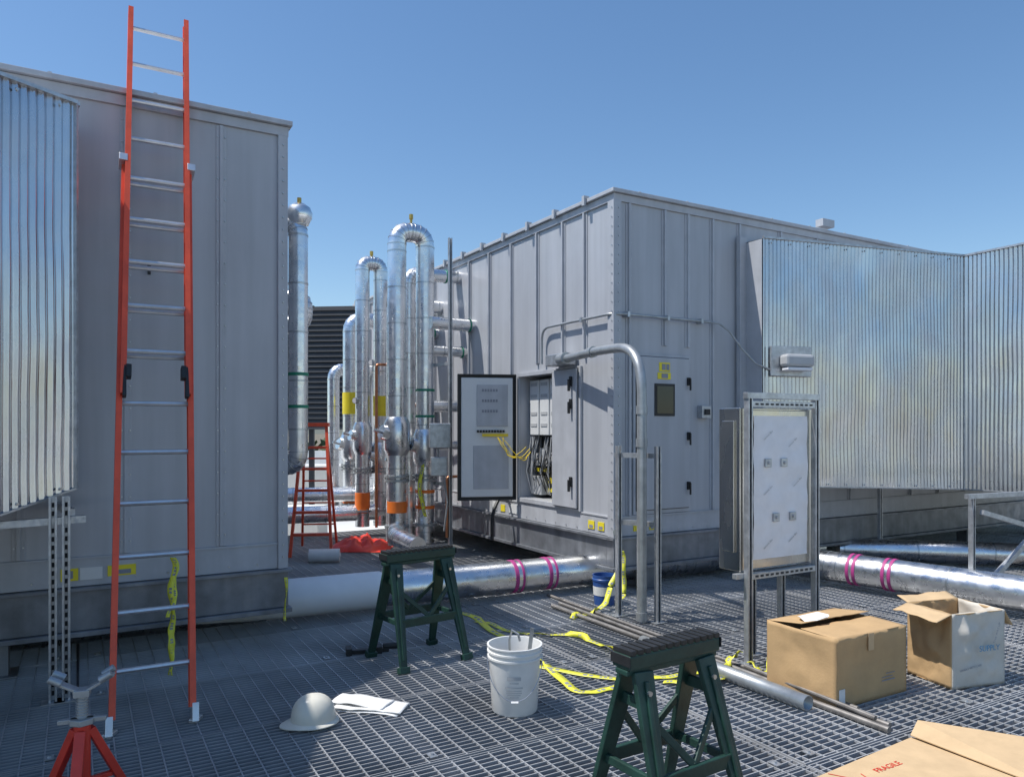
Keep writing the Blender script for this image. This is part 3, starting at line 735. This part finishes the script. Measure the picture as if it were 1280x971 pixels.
# ------------------------------------------------------------ buckets
e=empty('plastic_bucket',(.015,4.28,0),0)
b=MB(); b.rev([(.001,.003),(.125,.003),(.13,.012),(.146,.30),(.147,.305),(.156,.305),(.156,.315),(.148,.317),(.149,.335),(.157,.337),(.157,.347),(.150,.349),(.152,.368),(.158,.371),(.158,.378),(.147,.378),(.145,.36),(.126,.03),(.001,.03)],n=40); b.build('shell','white',e)
b=MB(); P=[(.157*cos(a),-.02-.15*abs(sin(a))*1.0,.325-.22*sin(a)) for a in [pi*k/16 for k in range(17)]]; b.tube(P,.0025,6); b.build('handle','band',e)
b=MB(); b.cyl((-.02,-.185,.105),(.02,-.185,.105),.008,n=8)
b.build('grip','white',e)
b=MB()
def curved(b,a0,a1,z0,z1,r0=.131,off=.0012):
    n=12;i=len(b.v)
    for k in range(n+1):
        a=a0+(a1-a0)*k/n
        for z in(z0,z1):
            r=r0+(z-.012)*.0555+off; b.v.append((r*cos(a),r*sin(a),z))
    for k in range(n): b.f.append((i+2*k,i+2*k+2,i+2*k+3,i+2*k+1))
for k,(z,w,hh) in enumerate(((.21,.30,.02),(.192,.2,.006),(.165,.40,.008),(.15,.34,.005),(.138,.36,.005),(.126,.3,.005),(.114,.2,.005))): curved(b,-pi/2-w,-pi/2+w*.8,z,z+hh)
b.build('label_print','pcb',e)
b=MB(); b.beam((.05,.02,.05),(.10,-.02,.47),.022,.006,(1,0,0)); b.tube([(-.02,.05,.1),(-.03,.0,.40),(-.015,-.03,.46),(.02,-.04,.44),(.03,-.03,.40)],.007,8)
b.build('tools','steelpipe',e)
e=empty('plastic_bucket',(.84,6.85,0),0)
b=MB(); b.rev([(.001,.003),(.09,.003),(.105,.22),(.11,.22),(.11,.235),(.105,.24),(.107,.27),(.10,.27),(.088,.02),(.001,.02)],n=28); b.build('shell','blue',e)
b=MB(); b.rev([(.0985,.09),(.1035,.17)],n=28); b.build('label','white',e)

# ------------------------------------------------------------ hard hat
e=empty('hard_hat',(-1.07,4.05,.0),radians(195)); e.scale=(.84,.86,.88)
b=MB(); n=48
prof=[(.152,.035),(.151,.05),(.148,.075),(.143,.095),(.134,.12),(.118,.145),(.1,.162),(.075,.177),(.045,.187),(.02,.190),(.001,.191)]
for r,z in prof:
    for q in range(n):
        a=2*pi*q/n
        x=r*cos(a)*.93; y=r*sin(a)*.80
        rid=.010*math.exp(-(y/.016)**2)*(z/.19)+.005*math.exp(-((abs(y)-.05)/.01)**2)*(z/.19)
        b.v.append((x,y,z+rid))
for k in range(len(prof)-1):
    for q in range(n):
        q2=(q+1)%n; b.f.append((k*n+q,k*n+q2,(k+1)*n+q2,(k+1)*n+q))
b.build('shell','cream',e)
b=MB()
for lay,(ex,z) in enumerate(((0,.044),(1,.030),(1,.024),(0,.034))):
    for q in range(n):
        a=2*pi*q/n; f=.022+.045*max(0,cos(a))**2
        x=(.141+ex*f)*cos(a); y=(.1215+ex*.02)*sin(a); b.v.append((x,y,z-(.012*max(0,cos(a))**3 if ex else 0)))
for k in range(4):
    for q in range(n):
        q2=(q+1)%n; k2=(k+1)%4; b.f.append((k*n+q,k2*n+q,k2*n+q2,k*n+q2))
b.build('brim','cream',e)
b=MB(); b.rev([(.128,.004),(.132,.03),(.130,.034)],n=32,sx=.93,sy=.8); b.build('suspension_band','black',e)

e=empty('folded_drawings',(-.83,4.32,0),radians(-14))
for k,(dx,dy,rz,z,w,h_) in enumerate(((0,0,0,.004,.44,.20),(.03,-.01,.06,.016,.40,.17),(-.04,.01,-.08,.028,.34,.15))):
    b=MB(); nx,ny=20,8
    for i in range(nx+1):
        for j in range(ny+1):
            x=-w/2+w*i/nx; y=-h_/2+h_*j/ny
            zz=z+.010*abs(noise.noise(Vector((x*9+k*5,y*9,k))))+.004*sin(x*20+k)
            c,s_=cos(rz),sin(rz); b.v.append((dx+x*c-y*s_,dy+x*s_+y*c,zz))
    for i in range(nx):
        for j in range(ny): a=i*(ny+1)+j; b.f.append((a,a+ny+1,a+ny+2,a+1))
    b.build('sheet','paper',e,solid=.005)
# ------------------------------------------------------------ pipe jack stand
e=empty('pipe_jack_stand',(-1.80,3.15,0),radians(20))
b=MB()
for k in range(3):
    a=2*pi*k/3+.5; p=Vector((cos(a)*.19,sin(a)*.19,0))
    b.beam(p+Vector((0,0,.01)),Vector((cos(a)*.03,sin(a)*.03,.34)),.042,.032,None); b.beam(p*.62+Vector((0,0,.12)),Vector((0,0,.12)),.025,.02)
    b.box(p.x-.03,p.y-.03,0,p.x+.03,p.y+.03,.012)
b.cyl((0,0,.08),(0,0,.36),.032,n=16)
b.build('tripod_base','red',e,smooth=True,bevel=.003)
b=MB(); b.cyl((0,0,.2),(0,0,.50),.02,n=14); z=.37
while z<.48: b.cyl((0,0,z),(0,0,z+.006),.024,n=14); z+=.012
b.cyl((0,0,.365),(0,0,.39),.05,n=6); b.beam((-.09,0,.38),(.09,0,.38),.022,.02)
b.box(-.03,-.03,.48,.03,.03,.51)
for s in(-1,1):
    b.beam((0,0,.495),(s*.12,0,.56),.05,.012,(0,1,0)); b.cyl((s*.07,-.04,.55),(s*.115,-.04,.575),.016,n=12); b.cyl((s*.07,.04,.55),(s*.115,.04,.575),.016,n=12)
b.build('screw_and_head','steelpipe',e,bevel=.002)

# ------------------------------------------------------------ caution tape
def ribbon(pts,w=.07,wob=.01):
    e=empty('caution_tape'); b=MB(); mk=MB(); P=[]
    pts=[Vector(p) for p in pts]
    for k in range(len(pts)-1):
        for q in range(14):
            t=q/14; p0=pts[max(k-1,0)];p1=pts[k];p2=pts[k+1];p3=pts[min(k+2,len(pts)-1)]
            P.append(.5*((2*p1)+(p2-p0)*t+(2*p0-5*p1+4*p2-p3)*t*t+(3*p1-p0-3*p2+p3)*t**3))
    P.append(pts[-1]); Q=[]
    for k,p in enumerate(P):
        d=(P[min(k+1,len(P)-1)]-P[max(k-1,0)]).normalized(); vert=abs(d.z)>.8
        s_=Vector((1,0,0)) if vert else d.cross(Vector((0,0,1)))
        s_.normalize(); nz_=noise.noise(Vector((k*.09,len(P)*1.7,0)))
        tw=(1.6*nz_) if vert else (.25*nz_+1.3*max(0,abs(nz_)-.28)*4*(1 if nz_>0 else -1))
        q=s_*cos(tw)+(Vector((0,0,1)) if not vert else Vector((0,-1,0)))*sin(tw)
        c=p+Vector((noise.noise(Vector((k*.13,1,0)))*wob,noise.noise(Vector((k*.13,5,0)))*wob,0))
        ww=w*(1-.35*abs(noise.noise(Vector((k*.2,8,len(P))))))
        if p.z<.3: c.z=max(c.z,.004+abs(q.z)*ww/2+.012*abs(noise.noise(Vector((k*.22,9,0)))))
        b.v.append(tuple(c-q*ww/2)); b.v.append(tuple(c+q*ww/2)); Q.append((c,q,ww,q.cross(d)))
    for k in range(len(P)-1): b.f.append((2*k,2*k+2,2*k+3,2*k+1))
    b.build('tape','tape',e,solid=.0008)
    for k in range(len(P)-1):
        if (k%9) in (1,2,4,5,6):
            for sg in (1,-1):
                (c0,q0,w0,n0),(c1,q1,w1,n1_)=Q[k],Q[k+1]
                a0=c0.lerp(c1,.15)+n0*(sg*.0012); a1=c0.lerp(c1,.8)+n0*(sg*.0012)
                mk.poly([a0-q0*w0*.22,a1-q1*w1*.22,a1+q1*w1*.22,a0+q0*w0*.22])
    mk.build('printed_marks','ink',e,smooth=False)
ribbon([(-.45,6.5,.008),(-.02,5.7,.008),(.2,5.15,.008),(.42,4.55,.008),(.75,4.75,.008)],.06,.06)
ribbon([(-.15,5.35,.008),(.25,5.0,.008),(.75,4.75,.008),(1.05,4.85,.008),(1.35,4.95,.01)],.06,.06)
ribbon([(-.3,6.2,.008),(.1,5.85,.008),(.5,5.75,.008),(.8,5.2,.01)],.05,.06)
ribbon([(.95,4.72,.01),(1.2,4.65,.02),(1.4,4.95,.03),(1.52,5.0,.12)],.06,.05)
ribbon([(.98,6.75,.5),(1.0,6.7,.25),(.93,6.55,.02)],.05,.02); ribbon([(1.0,6.8,.45),(.86,6.65,.15),(.72,6.5,.01),(.5,6.3,.01)],.055,.03)
ribbon([(-2.31,5.12,.72),(-2.27,5.03,.45),(-2.24,4.95,.22),(-2.20,4.85,.01)],.045,.03)
ribbon([(-2.31,5.12,.7),(-2.26,5.05,.5),(-2.28,4.98,.35)],.03,.02)
ribbon([(-1.67,5.55,.5),(-1.65,5.47,.2)],.025,.01)
ribbon([(1.57,5.0,.05),(1.65,4.9,.01),(1.75,5.1,.01)],.055,.03)
ribbon([F(3.0,.7,1.2),F(2.95,.75,.8),F(2.9,.7,.5)],.05,.02)

# red tarp pile
e=empty('red_tarp_pile',(-2.0,10.0,0)); b=MB(); nx=30
for i in range(nx+1):
    for j in range(nx+1):
        x=-.4+.8*i/nx; y=-.35+.7*j/nx; f=max(0,1-((x/.4)**2+(y/.35)**2))
        b.v.append((x,y,.01+f**.6*.13+.10*f*noise.noise(Vector((x*9,y*9,0)))+.04*f*noise.noise(Vector((x*24,y*24,3)))))
for i in range(nx):
    for j in range(nx): a=i*(nx+1)+j; b.f.append((a,a+nx+1,a+nx+2,a+1))
b.build('tarp','tarp',e)
e=empty('insulation_roll'); b=MB(); b.cyl((-2.40,8.9,.09),(-2.05,8.95,.09),.08,n=20); b.cyl((-2.41,8.9,.09),(-2.04,8.95,.09),.03,n=12); b.build('roll','white',e)
pipe('insulated_pipe',[(-3.6,10.6,.35),(-1.2,11.6,.35)],.12,.1)
pipe('insulated_pipe',[(-3.9,11.6,.55),(-1.2,12.4,.55)],.12,.1)
e=empty('bar_clamp',(-1.02,5.36,0),radians(15)); b=MB(); b.box(-.14,-.02,.002,.14,.02,.03); b.box(-.16,-.05,.002,-.12,.05,.05); b.cyl((.1,0,.04),(.24,0,.04),.022,n=10); b.box(.05,-.05,.002,.09,.05,.05); b.build('clamp','black',e,bevel=.003)

# ------------------------------------------------------------ background
e=empty('louver_screen',(0,0,0)); b=MB(); z=1.62
while z<4.55: b.beam((-9,18.7,z),(-2.2,18.0,z),.105,.03,(0,-.25,-.97)); z+=.125
b.build('slats','screen',e,smooth=False)
b=MB(); 
for k in range(6):
    f=k/5; x=-9+6.8*f; y=18.85-.7*f; b.box(x-.06,y,-.62,x+.06,y+.1,4.6)
b.beam((-9,18.85,3.1),(-2.2,18.15,3.1),.02,2.9,(0,1,0))
b.build('frame','screen',e,smooth=False)
e=empty('rooftop_curb'); b=MB(); b.box(-8,13.6,-.61,-3.5,14.3,.15); b.box(-9,21,-.61,-3,22.2,.55); b.build('curb','membrane',e,smooth=False,bevel=.02)
e=empty('distant_trees'); b=MB()
for k in range(260):
    cx=random.uniform(-110,110); cyy=random.uniform(85,130); rr=random.uniform(2.5,5); top=random.uniform(-3,.6)
    for q in range(60):
        a=random.uniform(0,2*pi); ph=random.uniform(-1,1); r=rr*random.uniform(.6,1)
        c=Vector((cx+r*cos(a)*math.sqrt(1-ph*ph),cyy+r*sin(a)*math.sqrt(1-ph*ph),top-rr+ r*ph)); s_=random.uniform(.4,1.0)
        u=Vector((random.uniform(-1,1),random.uniform(-1,1),random.uniform(-1,1))).normalized(); w=u.orthogonal().normalized()
        b.poly([c-u*s_,c-w*s_*.6,c+u*s_,c+w*s_*.6])
    b.beam((cx,cyy,-10),(cx,cyy,top-rr),.5,.5)
b.build('foliage','leaf',e,smooth=False)
b=MB(); n=80; i=0
for k in range(n+1):
    x=-1600+3200*k/n; h=-10+ (18+14*noise.noise(Vector((k*.13,0,0)))+5*noise.noise(Vector((k*.5,3,0))))
    b.v.append((x,1500,-10)); b.v.append((x,1560,h)); b.v.append((x,1900,h+4))
for k in range(n): 
    a=3*k; b.f.append((a,a+3,a+4,a+1)); b.f.append((a+1,a+4,a+5,a+2))
b.build('hills','hill')

# ------------------------------------------------------------ light
el=radians(63); hz=Vector((-.985,-.17,0)).normalized(); Sd=Vector((hz.x*cos(el),hz.y*cos(el),sin(el))).normalized()
ld_=bpy.data.lights.new('sun','SUN'); ld_.energy=5.0; ld_.angle=radians(.53); ld_.color=(1,.965,.91)
so=bpy.data.objects.new('sun',ld_); S.collection.objects.link(so); so.rotation_euler=Sd.to_track_quat('Z','Y').to_euler(); so.location=(-10,5,20)
w=bpy.data.worlds.new('World'); S.world=w; w.use_nodes=True; nt=w.node_tree
bg=nt.nodes['Background']; sk=nt.nodes.new('ShaderNodeTexSky'); sk.sky_type='NISHITA'; sk.sun_disc=False
sk.sun_elevation=el; sk.sun_rotation=math.atan2(Sd.x,Sd.y)%(2*pi); sk.altitude=50; sk.air_density=1.1; sk.dust_density=.5; sk.ozone_density=2.2
hs=nt.nodes.new('ShaderNodeHueSaturation'); hs.inputs['Saturation'].default_value=1.15; hs.inputs['Value'].default_value=1.0
nt.links.new(sk.outputs[0],hs.inputs['Color']); nt.links.new(hs.outputs[0],bg.inputs['Color']); bg.inputs['Strength'].default_value=.15

cam=bpy.data.cameras.new('camera'); co=bpy.data.objects.new('camera',cam); S.collection.objects.link(co)
co.location=(0,0,1.6); co.rotation_euler=(radians(90),0,0); cam.lens=26.44; cam.sensor_width=36; cam.shift_y=.0387; cam.clip_start=.05; cam.clip_end=6000
S.camera=co
